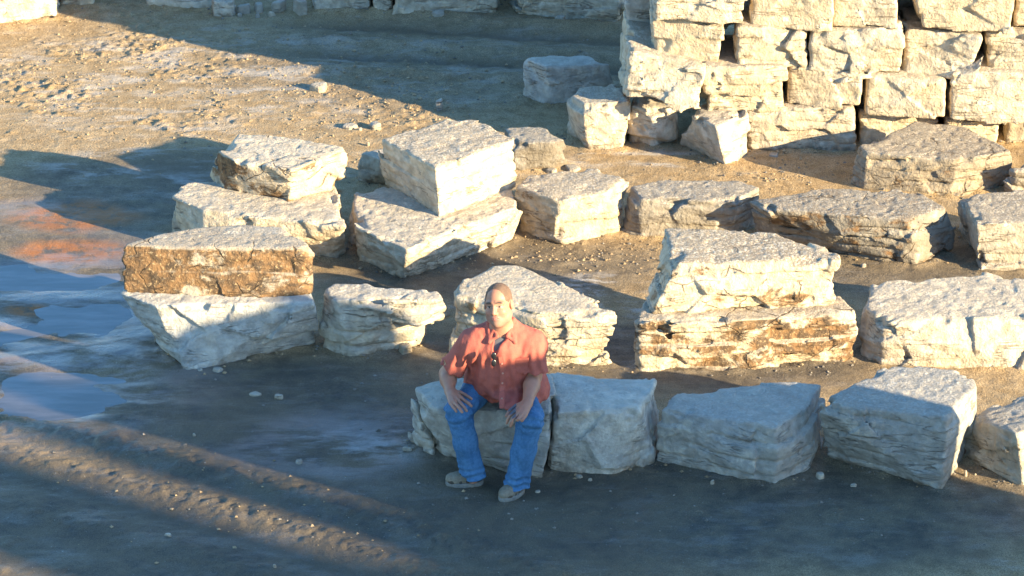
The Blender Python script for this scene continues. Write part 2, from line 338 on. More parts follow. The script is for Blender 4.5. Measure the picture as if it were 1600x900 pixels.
# unseen shapes added out of the frame, profiled to throw shade and light streaks
SN = np.array([-SUN_H[1], SUN_H[0]])
def shadow_caster(name, dist, prof, thick):
    """unseen, added bank lying across the sun, dist metres towards it; prof = [(offset along the bank, height)]"""
    V, F = [], []; T_ = math.tan(SUN_EL)
    us = [p[0] for p in prof]; uu = np.sort(np.concatenate([np.arange(us[0], us[-1], .12), us])); hh = np.interp(uu, us, [p[1] for p in prof])
    for u, h in zip(uu, hh):
        c = SUN_H * dist + SN * u; k = h / max(hh)
        h += 0.10 * (n3(np.array([[u, dist, 0]], np.float32), .35, 3)[0] - .5)
        for a, z in ((thick, -0.3), (thick * .5, h * .72), (.12, h), (-.12, h), (-thick * .5, h * .72), (-thick, -0.3)):
            q = c + SUN_H * a * (.15 + .85 * k); r = rng.normal(size=2) * .03; V.append((q[0] + r[0], q[1] + r[1], z))
    for k in range(len(uu) - 1):
        for j in range(5): F.append((k * 6 + j, k * 6 + j + 1, k * 6 + 7 + j, k * 6 + 6 + j))
    F += [(0, 1, 4, 5), (1, 2, 3, 4)]; e = (len(uu) - 1) * 6; F += [(e + 5, e + 4, e + 1, e), (e + 4, e + 3, e + 2, e + 1)]
    return tag(link(name, np_mesh(name, V, F, MUD)), kind='structure')
TE = math.tan(SUN_EL)
shadow_caster('near_shadow_caster', 7.0, [(-.44, .78 + 7 * TE), (.3, .82 + 7 * TE), (.55, 1.0 + 7 * TE), (.95, 1.03 + 7 * TE), (1.12, .86 + 7 * TE), (1.30, .76 + 7 * TE), (1.38, .38 + 7 * TE), (1.5, .25 + 7 * TE), (1.55, .1 + 7 * TE), (1.62, .2)], 1.2)  # added unseen; heights follow the wanted shade edge
g = 25 * TE
shadow_caster('far_shadow_caster', 25.0, [(-9, 2.0 + g), (-2.5, 1.6 + g), (-2.42, -.3 + g), (-2.25, -.3 + g), (-2.1, 1.5 + g), (-1.18, 1.5 + g), (-1.13, .02 + g), (-.87, .02 + g), (-.82, 1.4 + g), (-.60, 1.4 + g), (-.57, .18 + g), (-.47, .18 + g), (-.42, 1.2 + g), (-.1, 1.0 + g)], 3.0)  # added unseen; notches cut to let the light streaks through


# ------------------------------------------------------------------ stones
def build_stone(planes_sets, seed, h, par):
    """solid from sets of half-spaces, worn into broken limestone; returns verts, quads"""
    pts = []
    lo_, hi_ = np.full(3, 1e9), np.full(3, -1e9)
    for pl, corners in planes_sets:
        lo_ = np.minimum(lo_, corners.min(0)); hi_ = np.maximum(hi_, corners.max(0))
    lo_ = lo_ - 0.07; hi_ = hi_ + 0.07
    dims = np.ceil((hi_ - lo_) / h).astype(int) + 1
    X = (lo_[0] + np.arange(dims[0]) * h).astype(np.float32)[:, None, None]; Y = (lo_[1] + np.arange(dims[1]) * h).astype(np.float32)[None, :, None]
    Zc = (lo_[2] + np.arange(dims[2]) * h).astype(np.float32)[None, None, :]
    D = None; R = par.get('round', 0.012)
    for pl, _ in planes_sets:
        sd = None
        for n, o in pl['side']:
            e = n[0] * X + n[1] * Y + n[2] * Zc - o
            if sd is None: sd = e
            else:
                k = np.clip(0.5 + 0.5 * (e - sd) / R, 0, 1); sd = sd + (e - sd) * k + R * k * (1 - k)
        n, o = pl['top']; tp = n[0] * X + n[1] * Y + n[2] * Zc - o
        bt = pl['z0'] - Zc + 0 * X
        k = np.clip(0.5 + 0.5 * (tp - sd) / R, 0, 1); d = sd + (tp - sd) * k + R * k * (1 - k)
        d = np.maximum(d, bt)
        if D is None: D, SD, TP = d, sd, tp
        else:
            m = d < D; D = np.where(m, d, D); SD = np.where(m, sd, SD); TP = np.where(m, tp, TP)
    m = np.abs(D) < 0.085; I, J, K = np.nonzero(m)
    p = np.stack([X[I, 0, 0], Y[0, J, 0], Zc[0, 0, K]], 1)
    s_side = sst(-0.035, 0.03, SD[m] - TP[m])                     # 1 on sides, 0 on the bed
    sd_ = seed * 1.37
    rough = par.get('rough', 1.0); lay = par.get('lay', 1.0)
    disp = (n3(p, 0.34, sd_) - 0.5) * 0.016 * rough * (0.35 + 0.65 * s_side)
    disp += facet(p, 0.42, sd_ + 1, (1, 1, .7)) * 0.085 * rough * (0.03 + s_side)
    rm = sst(0.42, 0.62, n3(p, 0.19, sd_ + 12))                   # some patches break rough, others split clean
    disp += facet(p, 0.075, sd_ + 2, (1.3, 1.3, .7)) * 0.13 * rough * (0.03 + s_side * (0.10 + rm))
    disp += (fbm(p, 0.07, sd_ + 3, 3) - 0.5) * 0.009 * (0.6 + 0.4 * s_side)
    # bedding ledges
    lh = par.get('lh', 0.075); u = (p[:, 2] + 0.05 * (n3(p * np.array([1, 1, .3], np.float32), 0.35, sd_ + 5) - 0.5) + 0.06 * seed) / lh
    i = np.floor(u).astype(int); f = u - i; r1 = LAT[i % 64, int(seed * 7) % 64, 3]
    loc = n3(p * np.array([1, 1, .2], np.float32), 0.22, sd_ + 6)
    disp += lay * s_side * ((r1 - 0.5) * 0.020 * sst(0.35, 0.65, loc) + 0.012 * np.exp(-(np.minimum(f, 1 - f) / 0.09) ** 2) * sst(0.45, 0.6, n3(p, 0.2, sd_ + 7)))
    # pitted bed
    disp += (1 - s_side) * (0.006 * sst(0.5, 0.7, fbm(p, 0.045, sd_ + 8, 2)) * par.get('pit', 1.0) + 0.004 * (fbm(p, 0.22, sd_ + 9, 2) - 0.5))
    # knocked-off arrises
    edge = np.exp(-((SD[m] - TP[m]) / 0.035) ** 2)
    disp += edge * (0.002 + 0.035 * sst(0.6, 0.85, n3(p, 0.12, sd_ + 10)))
    for c_, n_, w_ in par.get('cracks', ()):
        n_ = np.array(n_) / np.linalg.norm(n_); q_ = (p - c_) @ n_ + 0.05 * (n3(p, 0.09, 77) - .5); disp += 0.075 * np.exp(-(q_ / w_) ** 2)
    disp = (disp + par.get('ero', 0.004)) * par.get('amp', 1.0)
    D = D.astype(np.float32); D[m] += disp.astype(np.float32)
    D[0] = D[-1] = 1; D[:, 0] = D[:, -1] = 1; D[:, :, 0] = D[:, :, -1] = 1
    return surface_nets(D, lo_, h)
def prism(corners, z1, z0, sink):
    """corners: (tx,ty) or (tx,ty,bx,by[,z]) in survey pixels -> half-spaces"""
    T, B = [], []
    for c in corners:
        z = c[4] if len(c) > 4 else (c[2] if len(c) == 3 else z1)
        T.append(at(c[0], c[1], z)); B.append(at(c[2], c[3], z0) if len(c) > 3 else None)
    return prism3(np.array(T), B, z0, sink)
def prism3(T, B, z0, sink):
    cen = T.mean(0)
    B = np.array([b if b is not None else np.array([*(cen[:2] + (t[:2] - cen[:2]) * 0.97), z0]) for t, b in zip(T, B)])
    o = np.argsort(np.arctan2(T[:, 1] - cen[1], T[:, 0] - cen[0])); T, B = T[o], B[o]
    P_ = np.concatenate([T, B - [0, 0, sink]])
    bm = bmesh.new(); [bm.verts.new(q) for q in P_]; bmesh.ops.convex_hull(bm, input=bm.verts); bm.normal_update()
    side, top = [], []
    for f in bm.faces:
        n = np.array(f.normal); o_ = float(n @ np.array(f.verts[0].co))
        if n @ P_.mean(0) > o_: n, o_ = -n, -o_
        if f.calc_area() < 1e-6 or n[2] < -.9: continue
        lst = top if n[2] > .8 else side
        if not any(abs(n - m_).max() < .02 and abs(o_ - p_) < .01 for m_, p_ in lst): lst.append((n, o_))
    bm.free()
    if len(top) > 1:
        A = np.c_[T[:, :2], np.ones(len(T))]; c_, *_ = np.linalg.lstsq(A, T[:, 2], rcond=None); tn = np.array([-c_[0], -c_[1], 1]); L = np.linalg.norm(tn); top = [(tn / L, c_[2] / L)]
    return ({'side': side, 'top': top[0], 'z0': z0 - sink}, P_)
_seed = [1]; BASES = []
def stone(label, sets, look, name='stone_block', group=None, cat='stone block', h=0.0115, **par):
    """look = (iron stain, blue-grey tone, pitted top)"""
    _seed[0] += 1
    V, F = build_stone(sets, par.pop('seed', _seed[0]), h, par)
    lo_, hi_ = V.min(0), V.max(0); org = np.array([(lo_[0] + hi_[0]) / 2, (lo_[1] + hi_[1]) / 2, lo_[2]])
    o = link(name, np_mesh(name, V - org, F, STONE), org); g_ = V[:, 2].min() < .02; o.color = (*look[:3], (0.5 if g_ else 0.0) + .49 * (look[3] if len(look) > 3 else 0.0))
    if g_:
        lowv = V[(V[:, 2] > -.005) & (V[:, 2] < .03)]
        if len(lowv): BASES.append((lowv, org[:2]))
    return tag(o, label, cat, group)
def S(label, corners, z1, z0, look, extra=(), **kw):
    sets = [prism(corners, z1, z0, 0.04 if z0 == 0 else 0.012)]
    for c, a, b in extra: sets.append(prism(c, a, b, 0.0))
    return stone(label, sets, look, **kw)

G_FRONT = 'quarried limestone blocks laid out in rows'
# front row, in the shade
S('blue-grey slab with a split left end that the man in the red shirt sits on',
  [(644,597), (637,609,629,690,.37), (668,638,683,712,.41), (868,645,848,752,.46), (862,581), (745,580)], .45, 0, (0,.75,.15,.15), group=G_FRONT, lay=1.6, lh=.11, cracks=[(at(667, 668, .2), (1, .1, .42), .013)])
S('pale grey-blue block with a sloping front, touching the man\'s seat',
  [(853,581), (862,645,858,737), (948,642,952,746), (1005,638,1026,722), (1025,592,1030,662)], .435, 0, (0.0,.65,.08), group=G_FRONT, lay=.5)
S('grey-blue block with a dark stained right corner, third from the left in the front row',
  [(1063,609), (1030,637,1027,720), (1213,670,1213,761), (1266,636,1264,735), (1289,597), (1240,590)], .375, 0, (.24,.85,.2,.25), group=G_FRONT, lay=1.5, lh=.1)  # last look value paints in the shade on its front
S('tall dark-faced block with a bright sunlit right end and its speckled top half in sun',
  [(1272,630,1288,714), (1329,604), (1400,563), (1522,580), (1531,603,1500,727), (1476,650,1474,768)], .49, 0, (0,.95,.3,.4), group=G_FRONT, lay=1.2, lh=.12)  # last look value darkens the colour for its shaded front
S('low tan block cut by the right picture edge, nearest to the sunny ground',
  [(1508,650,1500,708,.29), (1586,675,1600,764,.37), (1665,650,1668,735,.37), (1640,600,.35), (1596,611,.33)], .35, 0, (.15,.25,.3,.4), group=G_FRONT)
# second row
S('blue-grey lower block under the rust-stained slab, its foot tapering to a point in the mud',
  [(180,456,262,548), (240,478,300,578), (492,470,497,535), (474,415), (250,405)], .42, 0, (0.02,.8,.1), group=G_FRONT, lay=.5, rough=.8)
S('rust-brown stained slab lying on the tapering blue-grey block at the left',
  [(184,382,188,458), (392,387,392,466), (470,386,470,464), (492,382,490,457), (473,370), (440,352), (365,348), (251,362)], .73, .41, (1.0,.3,.3,.3), group=G_FRONT, lay=.45, rough=.6)
S('small undercut block with a sunlit pitted top, between the left stack and the man',
  [(497,452,502,545), (521,468,551,563), (628,468,631,543), (660,448), (519,437)], .40, 0, (.06,.4,.25,.1), group=G_FRONT, lay=1.5, lh=.1,
  extra=[([(560,470,560,500), (651,466,655,512), (694,466,702,492), (684,450), (590,442)], .40, .22)])
S('cream slab right behind the man\'s head, its top layered and half in shadow',
  [(766,411), (812,409), (975,488,953,568), (845,490,868,576), (716,458,699,555), (716,445)], .41, 0, (.36,.1,.3,.1), group=G_FRONT, lay=1.6, lh=.09)
S('golden-brown layered lower slab with a rounded shadow on its foot',
  [(1020,455), (990,497,990,572), (1003,500,1000,582), (1180,498,1182,579), (1338,484,1328,564), (1310,462)], .35, 0, (.80,.05,.4), group=G_FRONT, lay=1.8, lh=.085)
S('cream slab with a pitted grey top and cracked front, lying on the golden-brown layered one',
  [(1038,353,1003,470), (1062,408,1012,494), (1311,404,1302,475), (1304,392), (1213,362)], .67, .345, (.42,.05,.75), group=G_FRONT, lay=1.2, lh=.1)
S('broad pale block at the right edge with a brown stain low on its front',
  [(1361,441), (1347,478,1341,557), (1378,502,1377,572), (1650,490,1650,582), (1650,438), (1540,426)], .33, 0, (.27,.2,.25), group=G_FRONT, lay=.6)
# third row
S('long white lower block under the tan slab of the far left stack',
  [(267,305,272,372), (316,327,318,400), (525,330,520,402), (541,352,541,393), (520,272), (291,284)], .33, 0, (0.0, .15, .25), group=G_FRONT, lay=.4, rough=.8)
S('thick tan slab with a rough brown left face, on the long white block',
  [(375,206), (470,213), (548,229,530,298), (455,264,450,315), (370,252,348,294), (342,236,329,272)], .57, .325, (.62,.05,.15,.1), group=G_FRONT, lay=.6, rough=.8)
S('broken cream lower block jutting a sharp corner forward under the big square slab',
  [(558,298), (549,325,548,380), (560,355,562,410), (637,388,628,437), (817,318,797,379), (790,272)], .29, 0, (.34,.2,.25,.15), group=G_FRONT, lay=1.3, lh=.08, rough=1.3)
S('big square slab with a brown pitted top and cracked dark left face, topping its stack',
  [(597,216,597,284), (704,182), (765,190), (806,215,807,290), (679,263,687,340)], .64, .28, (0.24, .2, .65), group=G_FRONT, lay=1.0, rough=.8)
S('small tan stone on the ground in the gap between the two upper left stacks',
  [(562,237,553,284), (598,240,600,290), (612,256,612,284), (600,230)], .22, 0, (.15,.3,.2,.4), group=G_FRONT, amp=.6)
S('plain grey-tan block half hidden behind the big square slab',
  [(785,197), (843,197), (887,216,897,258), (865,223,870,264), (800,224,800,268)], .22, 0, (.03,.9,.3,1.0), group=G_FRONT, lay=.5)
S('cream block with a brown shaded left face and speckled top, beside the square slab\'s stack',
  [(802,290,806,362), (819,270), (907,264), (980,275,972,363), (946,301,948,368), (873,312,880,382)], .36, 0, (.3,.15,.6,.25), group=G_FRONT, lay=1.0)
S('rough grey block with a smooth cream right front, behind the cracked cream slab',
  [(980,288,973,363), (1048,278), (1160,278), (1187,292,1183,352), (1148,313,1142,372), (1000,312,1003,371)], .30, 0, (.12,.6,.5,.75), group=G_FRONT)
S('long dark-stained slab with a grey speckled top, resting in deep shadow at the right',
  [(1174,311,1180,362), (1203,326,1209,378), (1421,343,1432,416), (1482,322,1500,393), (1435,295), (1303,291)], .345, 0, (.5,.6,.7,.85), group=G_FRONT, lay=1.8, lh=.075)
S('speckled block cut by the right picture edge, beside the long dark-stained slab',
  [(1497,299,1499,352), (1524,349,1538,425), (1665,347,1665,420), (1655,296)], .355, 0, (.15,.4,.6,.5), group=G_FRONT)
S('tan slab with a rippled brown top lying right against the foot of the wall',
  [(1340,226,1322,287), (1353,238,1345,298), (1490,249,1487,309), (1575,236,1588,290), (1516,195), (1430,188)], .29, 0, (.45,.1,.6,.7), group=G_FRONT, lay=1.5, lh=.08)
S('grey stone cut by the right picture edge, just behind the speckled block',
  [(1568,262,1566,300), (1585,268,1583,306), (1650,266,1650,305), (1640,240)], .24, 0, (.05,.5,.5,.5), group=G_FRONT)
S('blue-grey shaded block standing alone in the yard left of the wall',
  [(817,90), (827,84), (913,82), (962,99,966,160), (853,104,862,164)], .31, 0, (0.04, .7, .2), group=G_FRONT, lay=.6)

# the stacked wall
G_WALL = 'limestone blocks stacked as a wall'
YW = 5.46
def W(label, quad, look, dy=0.0, depth=0.62, tilt=0.0, lean=0.0, name='wall_block', group=G_WALL, **kw):
    """quad: tl, tr, br, bl survey pixels of the front face; tilt turns the face, lean drops its top back"""
    tl, tr, br, bl = [at_y(q[0], q[1], YW + dy) for q in quad]
    T = [tl, tr]; B = [bl, br]
    T[0] = T[0] + [0, tilt + lean, 0]; B[0] = B[0] + [0, tilt, 0]; T[1] = T[1] + [0, -tilt + lean, 0]; B[1] = B[1] + [0, -tilt, 0]
    z0 = min(bl[2], br[2])
    T = np.array(T + [tr + [0, depth, 0], tl + [0, depth, 0]]); B = [B[0] * [1, 1, 0] + [0, 0, z0], B[1] * [1, 1, 0] + [0, 0, z0], (br + [0, depth, 0]) * [1, 1, 0] + [0, 0, z0], (bl + [0, depth, 0]) * [1, 1, 0] + [0, 0, z0]]
    return stone(label, [prism3(T, B, z0, 0.012)], look, name=name, group=group, h=kw.pop('h', 0.0135), **{'ero': .011, 'round': .030, 'rough': .75, **kw})
WL = (0.08, .12, .5, .08)
S('upright pale block at the wall\'s bottom left corner, in front of the gap', [(889,149,886,205), (912,161,917,237), (987,158,971,236), (985,130), (905,131)], .36, 0, (.03, .3, .5), name='wall_block', group=G_WALL, lay=.4)
S('small chunky block set back in shadow, second in the wall\'s bottom course', [(985,165,974,222), (1020,172,1018,232), (1058,166,1062,222), (1050,145), (985,145)], .31, 0, (.05, .3, .3), name='wall_block', group=G_WALL, rough=1.5)
S('block turned corner-on at the foot of the wall, bright right side and grey left', [(1078,180,1061,224), (1118,197,1136,259), (1167,175,1166,246), (1150,152), (1096,158)], .33, 0, (.03, .35, .45), name='wall_block', group=G_WALL, lay=.4)
W('wide bottom-course block half in shadow, right of the corner-on block', [(1168,170),(1337,166),(1338,244),(1166,230)], (.1,.25,.5,.3), lay=1.4)
W('low bottom-course block mostly hidden by the tan slab with the rippled top', [(1343,172),(1470,182),(1470,240),(1340,236)], WL, .12)
W('bottom-course block at the far right, mostly in the rippled slab\'s shadow', [(1478,185),(1562,190),(1562,240),(1478,240)], WL, .05)
W('brown shaded bottom-course block cut by the right picture edge', [(1572,190),(1690,192),(1690,245),(1570,245)], (.3,.3,.3,.6), .18)
W('ledged block at the left end of the second course, with a deep shaded left side', [(981,90),(1104,106),(1096,163),(974,152)], (.03,.2,.5), -.10, 1.05, .05, .10, rough=1.5, lh=.12, lay=1.6)
W('rounded rough block second from the left in the second course', [(1099,99),(1228,104),(1226,176),(1100,162)], (.14,.1,.4,.25), .0, .62, -.03, rough=1.8)
W('smooth bright block in the middle of the second course, above the wide shaded one', [(1231,101),(1351,113),(1349,167),(1228,166)], WL, .03, .62, .06, lay=.3, rough=.7)
W('smooth cream block above the half-hidden low block, second from right in its course', [(1355,117),(1482,122),(1480,183),(1353,173)], (.03,.1,.4), -.01, .62, .05, lay=.3, rough=.7)
W('big white block at the right end of the second course, cut by the picture edge', [(1485,114),(1640,112),(1630,191),(1483,185)], (0,.15,.4), -.06, .62, .03, rough=1.0, lay=.5)
W('white square-faced block at the left end of the third course', [(1014,24),(1131,31),(1126,104),(1022,97)], (0,.12,.5), .10, .62, .06, lay=.3, rough=.7)
W('rough lumpy block second in the third course, right of a dark gap', [(1149,37),(1262,44),(1260,109),(1151,99)], (.1,.15,.5,.3), .06, .62, -.02, rough=1.5, lay=1.5)
W('wide pockmarked block in the middle of the third course', [(1262,48),(1409,41),(1413,119),(1258,101)], (.05,.3,.4,.25), .03, .62, .0, rough=1.4)
W('block with a grey shaded left half, second from right in the third course', [(1416,50),(1541,50),(1522,123),(1412,114)], (.02,.25,.4), .04, .62, .08, rough=1.5, lay=.5)
W('bright block at the right end of the third course, cut by the picture edge', [(1539,52),(1660,50),(1655,119),(1542,115)], WL, .02, .62, .05)
W('layered block at the left end of the topmost course in view', [(1018,-38),(1169,-36),(1163,38),(1020,22)], (.03,.25,.4), .02, .62, .02, lay=2.0, lh=.09)
W('smooth white block second in the topmost course in view', [(1172,-36),(1299,-33),(1302,46),(1175,39)], (0,.12,.4), .07, .62, .05, lay=.4)
W('flat bright block in the middle of the topmost course in view', [(1302,-36),(1408,-34),(1403,43),(1301,43)], WL, .05, .62, .04, lay=.4)
W('large block with a small dark hole, second from right in the topmost course', [(1417,-40),(1590,-38),(1582,51),(1440,48)], WL, .0, .62, .05, lay=.5)
W('block at the right end of the topmost course, cut by the picture edge', [(1592,-34),(1710,-34),(1700,46),(1585,43)], WL, .06, .62, .05)
# second leaf of the wall and what stands beyond its left end
W('blue-grey shaded block set back behind the left end of the wall\'s top courses', [(972,-60),(1030,-60),(1030,47),(980,44)], (0,.8,.2), .72, .6)
WB = 'blocks of the wall\'s rear leaf, seen only through gaps'
for k, (za, zb) in enumerate(((0.0, .34), (.345, .665), (.675, .975), (.985, 1.33), (1.34, 1.68))):
    for j in range(5 if k < 4 else 3):
        x0 = 1.42 + j * .78 + .3 * (k % 2); x1 = x0 + .74; y0 = YW + .78; y1 = y0 + .6
        T = np.array([(x0, y0, zb), (x1, y0, zb), (x1, y1, zb), (x0, y1, zb)])
        stone('grey block of the rear leaf glimpsed through a gap between the wall\'s front blocks', [prism3(T, [t * [1, 1, 0] + [0, 0, za] for t in T], za, .01)], WL, name='wall_block', group=WB, h=.025)
# the wall goes on above and to the right of the picture
WT = 'blocks of the wall above the picture'
for k in range(4):
    za = 1.345 + k * .34
    for j in range(6):
        x0 = .96 + j * .64 + .25 * (k % 2) + .05 * k; x1 = x0 + .60; y0 = YW + .06 + .02 * k
        T = np.array([(x0, y0, za + .33), (x1, y0, za + .33), (x1, y0 + .7, za + .33), (x0, y0 + .7, za + .33)])
        stone('cream block in the wall courses above the top edge of the picture', [prism3(T, [t * [1, 1, 0] + [0, 0, za] for t in T], za, .01)], WL, name='wall_block', group=WT, h=.025)
for k in range(8):
    za = .0 + k * .335
    for j in range(2):
        x0 = 4.0 + j * .78 + .2 * (k % 2); x1 = x0 + .74; y0 = YW + .05
        T = np.array([(x0, y0, za + .33), (x1, y0, za + .33), (x1, y0 + .7, za + .33), (x0, y0 + .7, za + .33)])
        stone('cream block in the wall beyond the right edge of the picture', [prism3(T, [t * [1, 1, 0] + [0, 0, za] for t in T], za, .01)], WL, name='wall_block', group='blocks of the wall right of the picture', h=.025)
# the far row along the top edge
def Fr(label, bl, br, hgt, look, depth=.6, **kw):
    a, b = at(*bl), at(*br); T = np.array([a + [0, 0, hgt], b + [0, 0, hgt], b + [0.03, depth, hgt], a + [-.03, depth, hgt]])
    return stone(label, [prism3(T, [a, b, b + [.03, depth, 0], a + [-.03, depth, 0]], 0, .04)], look, group='blocks along the far side of the yard', h=kw.pop('h', .014), **kw)
Fr('big sunlit cream boulder in the top left corner', (-70,52), (82,28), .5, (0,.1,.2), rough=1.4, lay=1.0)
Fr('bright block beyond the boulder in the top left corner', (90,13), (150,9), .45, (0,.1,.2))
Fr('shaded block at the end of the far row, beside the small upright block', (228,12), (332,17), .45, (.05,.4,.2))
Fr('tan block in the far row right behind the heap of rubble', (490,22), (576,19), .45, (.2,.35,.3))
Fr('narrow brown block in the far row, left of a long tan one', (581,24), (612,23), .42, (.4,.4,.3))
Fr('long tan block in the middle of the far row', (616,27), (776,23), .45, (.18,.3,.3), rough=1.0)
Fr('large mottled block in the far row nearest to the wall', (806,26), (968,38), .5, (.2,.35,.3), rough=1.5)
Fr('small upright grey block at the edge of the rubble heap', (334,27), (362,28), .14, (0,.5,.3), depth=.12, h=.008, rough=.4)

# mud pushed up around the feet of the stones
BM = np.zeros((nx_, ny_), np.float32)
for lv, _ in BASES: BM[np.clip(np.searchsorted(gx, lv[:, 0]), 0, nx_ - 1), np.clip(np.searchsorted(gy, lv[:, 1]), 0, ny_ - 1)] = 1
kq = np.exp(-(np.arange(-7, 8) / 2.8) ** 2); kq /= kq.sum()
BM = sum(k_ * np.roll(BM, i - 7, 0) for i, k_ in enumerate(kq)); BM = sum(k_ * np.roll(BM, i - 7, 1) for i, k_ in enumerate(kq))
BM = np.clip(BM.ravel() * 4.0, 0, 1); Z = Z + BM * (0.004 + 0.05 * np.clip(fbm(P2, 0.11, 97, 3, .6) - 0.36, 0, 1)) * (1 - .5 * pool)
GV[:, 2] = Z; gm.vertices.foreach_set('co', GV.ravel()); gm.update()
# ------------------------------------------------------------------ loose stones, each one told apart
def chip(label, px, py, wpx, hpx, look=(0, .4, .2), name='loose_stone', group=None, flat=.8, seed=None):
    c = at(px, py); s = wpx * np.linalg.norm(CAM - c) / FPX / 2; r_ = np.random.default_rng(int(px * 7 + py)); hz = hpx * .8 * np.linalg.norm(CAM - c) / FPX
    a = np.sort(r_.random(6) * 2 * math.pi * .25 + np.arange(6) * math.pi / 3); T = np.array([(c[0] + math.cos(t) * s * .92, c[1] + s * flat * math.sin(t) + s * flat, hz) for t in a]); z = ground_z(c[0], c[1])
    T[:, 2] += z + (r_.random(6) - .5) * hz * .5
    B = [np.array([c[0] + (q[0] - c[0]) * 1.05, c[1] + s * flat + (q[1] - c[1] - s * flat) * 1.05, z]) for q in T]
    V, F = build_stone([prism3(T, B, z, .015)], px * .13, max(.0035, s / 9), {'amp': min(.8, hz * 3.0), 'lay': .3, 'pit': .4})
    lo_, hi_ = V.min(0), V.max(0); org = np.array([(lo_[0] + hi_[0]) / 2, (lo_[1] + hi_[1]) / 2, lo_[2]])
    o = link(name, np_mesh(name, V - org, F, STONE), org); o.color = (*look, .22); return tag(o, label, 'stone', group)
G_S = 'loose stones lying on the ground'
for a in [
    ('cream stone the size of a loaf alone on the sunny mud at the upper left', 498, 145, 34, 13, (0, .1, .2)),
    ('pointed grey shard standing at the edge of the wall\'s shadow', 686, 172, 14, 20, (0, .5, .2)),
    ('small pale stone just right of the pointed shard', 699, 163, 9, 6, (0, .3, .2)),
    ('flat grey flake on the mud behind the square slab, leftmost of a trio', 546, 203, 30, 7, (0, .4, .2)),
    ('small rounded stone in the middle of the trio behind the square slab', 563, 205, 10, 8, (0, .4, .2)),
    ('wedge-shaped grey flake behind the left rim of the square slab', 586, 203, 26, 11, (0, .4, .2)),
    ('tiny white stone on the shaded ground between the two upper left stacks', 575, 228, 8, 8, (0, .2, .1)),
    ('white stone at the lower right end of the grey block with the stained corner', 1281, 750, 19, 12, (0, .45, .1)),
    ('small white chip in the mud below the grey block with the stained corner', 1113, 757, 10, 9, (0, .35, .1)),
    ('flat pale flake in the mud below the dark-faced block', 1334, 762, 14, 5, (0, .5, .1)),
    ('bright stone chip against the foot of the dark-faced block\'s sunlit end', 1509, 746, 10, 13, (0, .1, .1)),
    ('smaller bright chip beside the foot of the dark-faced block', 1524, 744, 8, 6, (0, .1, .1)),
    ('pale cube of stone leaning between the dark-faced block and the tan one', 1503, 678, 17, 20, (0.1, .1, .2)),
    ('grey-white stone alone on the wet mud left of the man', 435, 625, 18, 8, (0, .4, .1)),
    ('pale flat stone on the wet mud left of the lone grey-white one', 398, 621, 24, 4, (0, .3, .1)),
    ('small round stone on the brown mud below the lone grey-white one', 303, 683, 9, 7, (0, .6, .1)),
    ('dark wet stone on the pale puddle rim left of the man\'s seat', 467, 727, 14, 10, (0, 1.0, .8)),
    ('flat chip at the left foot of the man\'s seat', 636, 708, 20, 7, (0, .6, .2)),
    ('flat chip in the mud beside the man\'s left shoe', 840, 771, 14, 4, (0, .6, .2)),
    ('grey chip under the front edge of the pale grey-blue block', 905, 749, 15, 6, (0, .6, .2)),
    ('pale flake right of the chip under the grey-blue block', 922, 752, 10, 5, (0, .5, .2)),
    ('flat flake under the pointed foot of the blue-grey lower block', 340, 583, 22, 6, (0, .7, .2)),
    ('small chip left of the flake under the pointed foot', 313, 582, 12, 4, (0, .7, .2)),
    ('golden crumbled lump of clay under the undercut block\'s overhang', 632, 555, 26, 16, (.35, 0, .2)),
    ('lump of brown mud lying on the shaded ledge of the blue-grey lower block', 0, 0, 0, 0),
    ('sunlit stone fragment leaning on the cream slab behind the man, by the dark gap', 942, 572, 22, 24, (.3, .05, .2)),
    ('flat grey flake on the shaded ground under the long dark-stained slab', 1349, 418, 13, 6, (0, .5, .2)),
    ('thin slab fragment lying behind the speckled cream block, left piece', 862, 273, 22, 7, (.1, .3, .3)),
    ('thin slab fragment lying behind the speckled cream block, right piece', 893, 270, 34, 7, (.1, .3, .3)),
    ('flat grey chip on the sunny ground beside the corner-on block', 1210, 247, 22, 4, (0, .5, .2)),
    ('pale chip on the brown mud in front of the man\'s seat, near the right shoe', 738, 763, 9, 4, (0, .5, .2)),
    ('small pale stone in the mud far below the front row at the left', 262, 843, 14, 6, (0, .4, .1)),
    ('white stone at the bottom edge of the picture in the dark rut', 428, 893, 11, 8, (0, .4, .1)),
]:
    if a[3]: chip(*a, group=G_S)
G_R = 'broken stones in the rubble heap'
for a in [
    ('palest angular stone of the far rubble heap, beside the upright block', 380, 24, 26, 16, (0, .6, .2)), ('grey stone in the middle of the far rubble heap', 402, 22, 24, 18, (0, .7, .2)),
    ('largest white stone of the far rubble heap', 437, 23, 30, 22, (0, .3, .2)), ('sharp-edged stone at the right end of the far rubble heap', 470, 26, 34, 26, (.05, .5, .2)),
    ('small stone at the front of the far rubble heap', 403, 29, 14, 7, (0, .6, .2)), ('low crumb at the left front of the far rubble heap', 375, 28, 12, 7, (0, .6, .2)), ('pointed chip at the right front of the far rubble heap', 425, 28, 16, 9, (0, .4, .2)),
    ('flat shard lying in front of the long tan far block', 685, 31, 26, 8, (0, .6, .2)), ('white crumb in front of the narrow brown far block', 660, 27, 12, 9, (0, .3, .2)), ('pale flake in front of the mottled far block', 875, 40, 20, 5, (0, .4, .2)),
]: chip(*a, group=G_R)
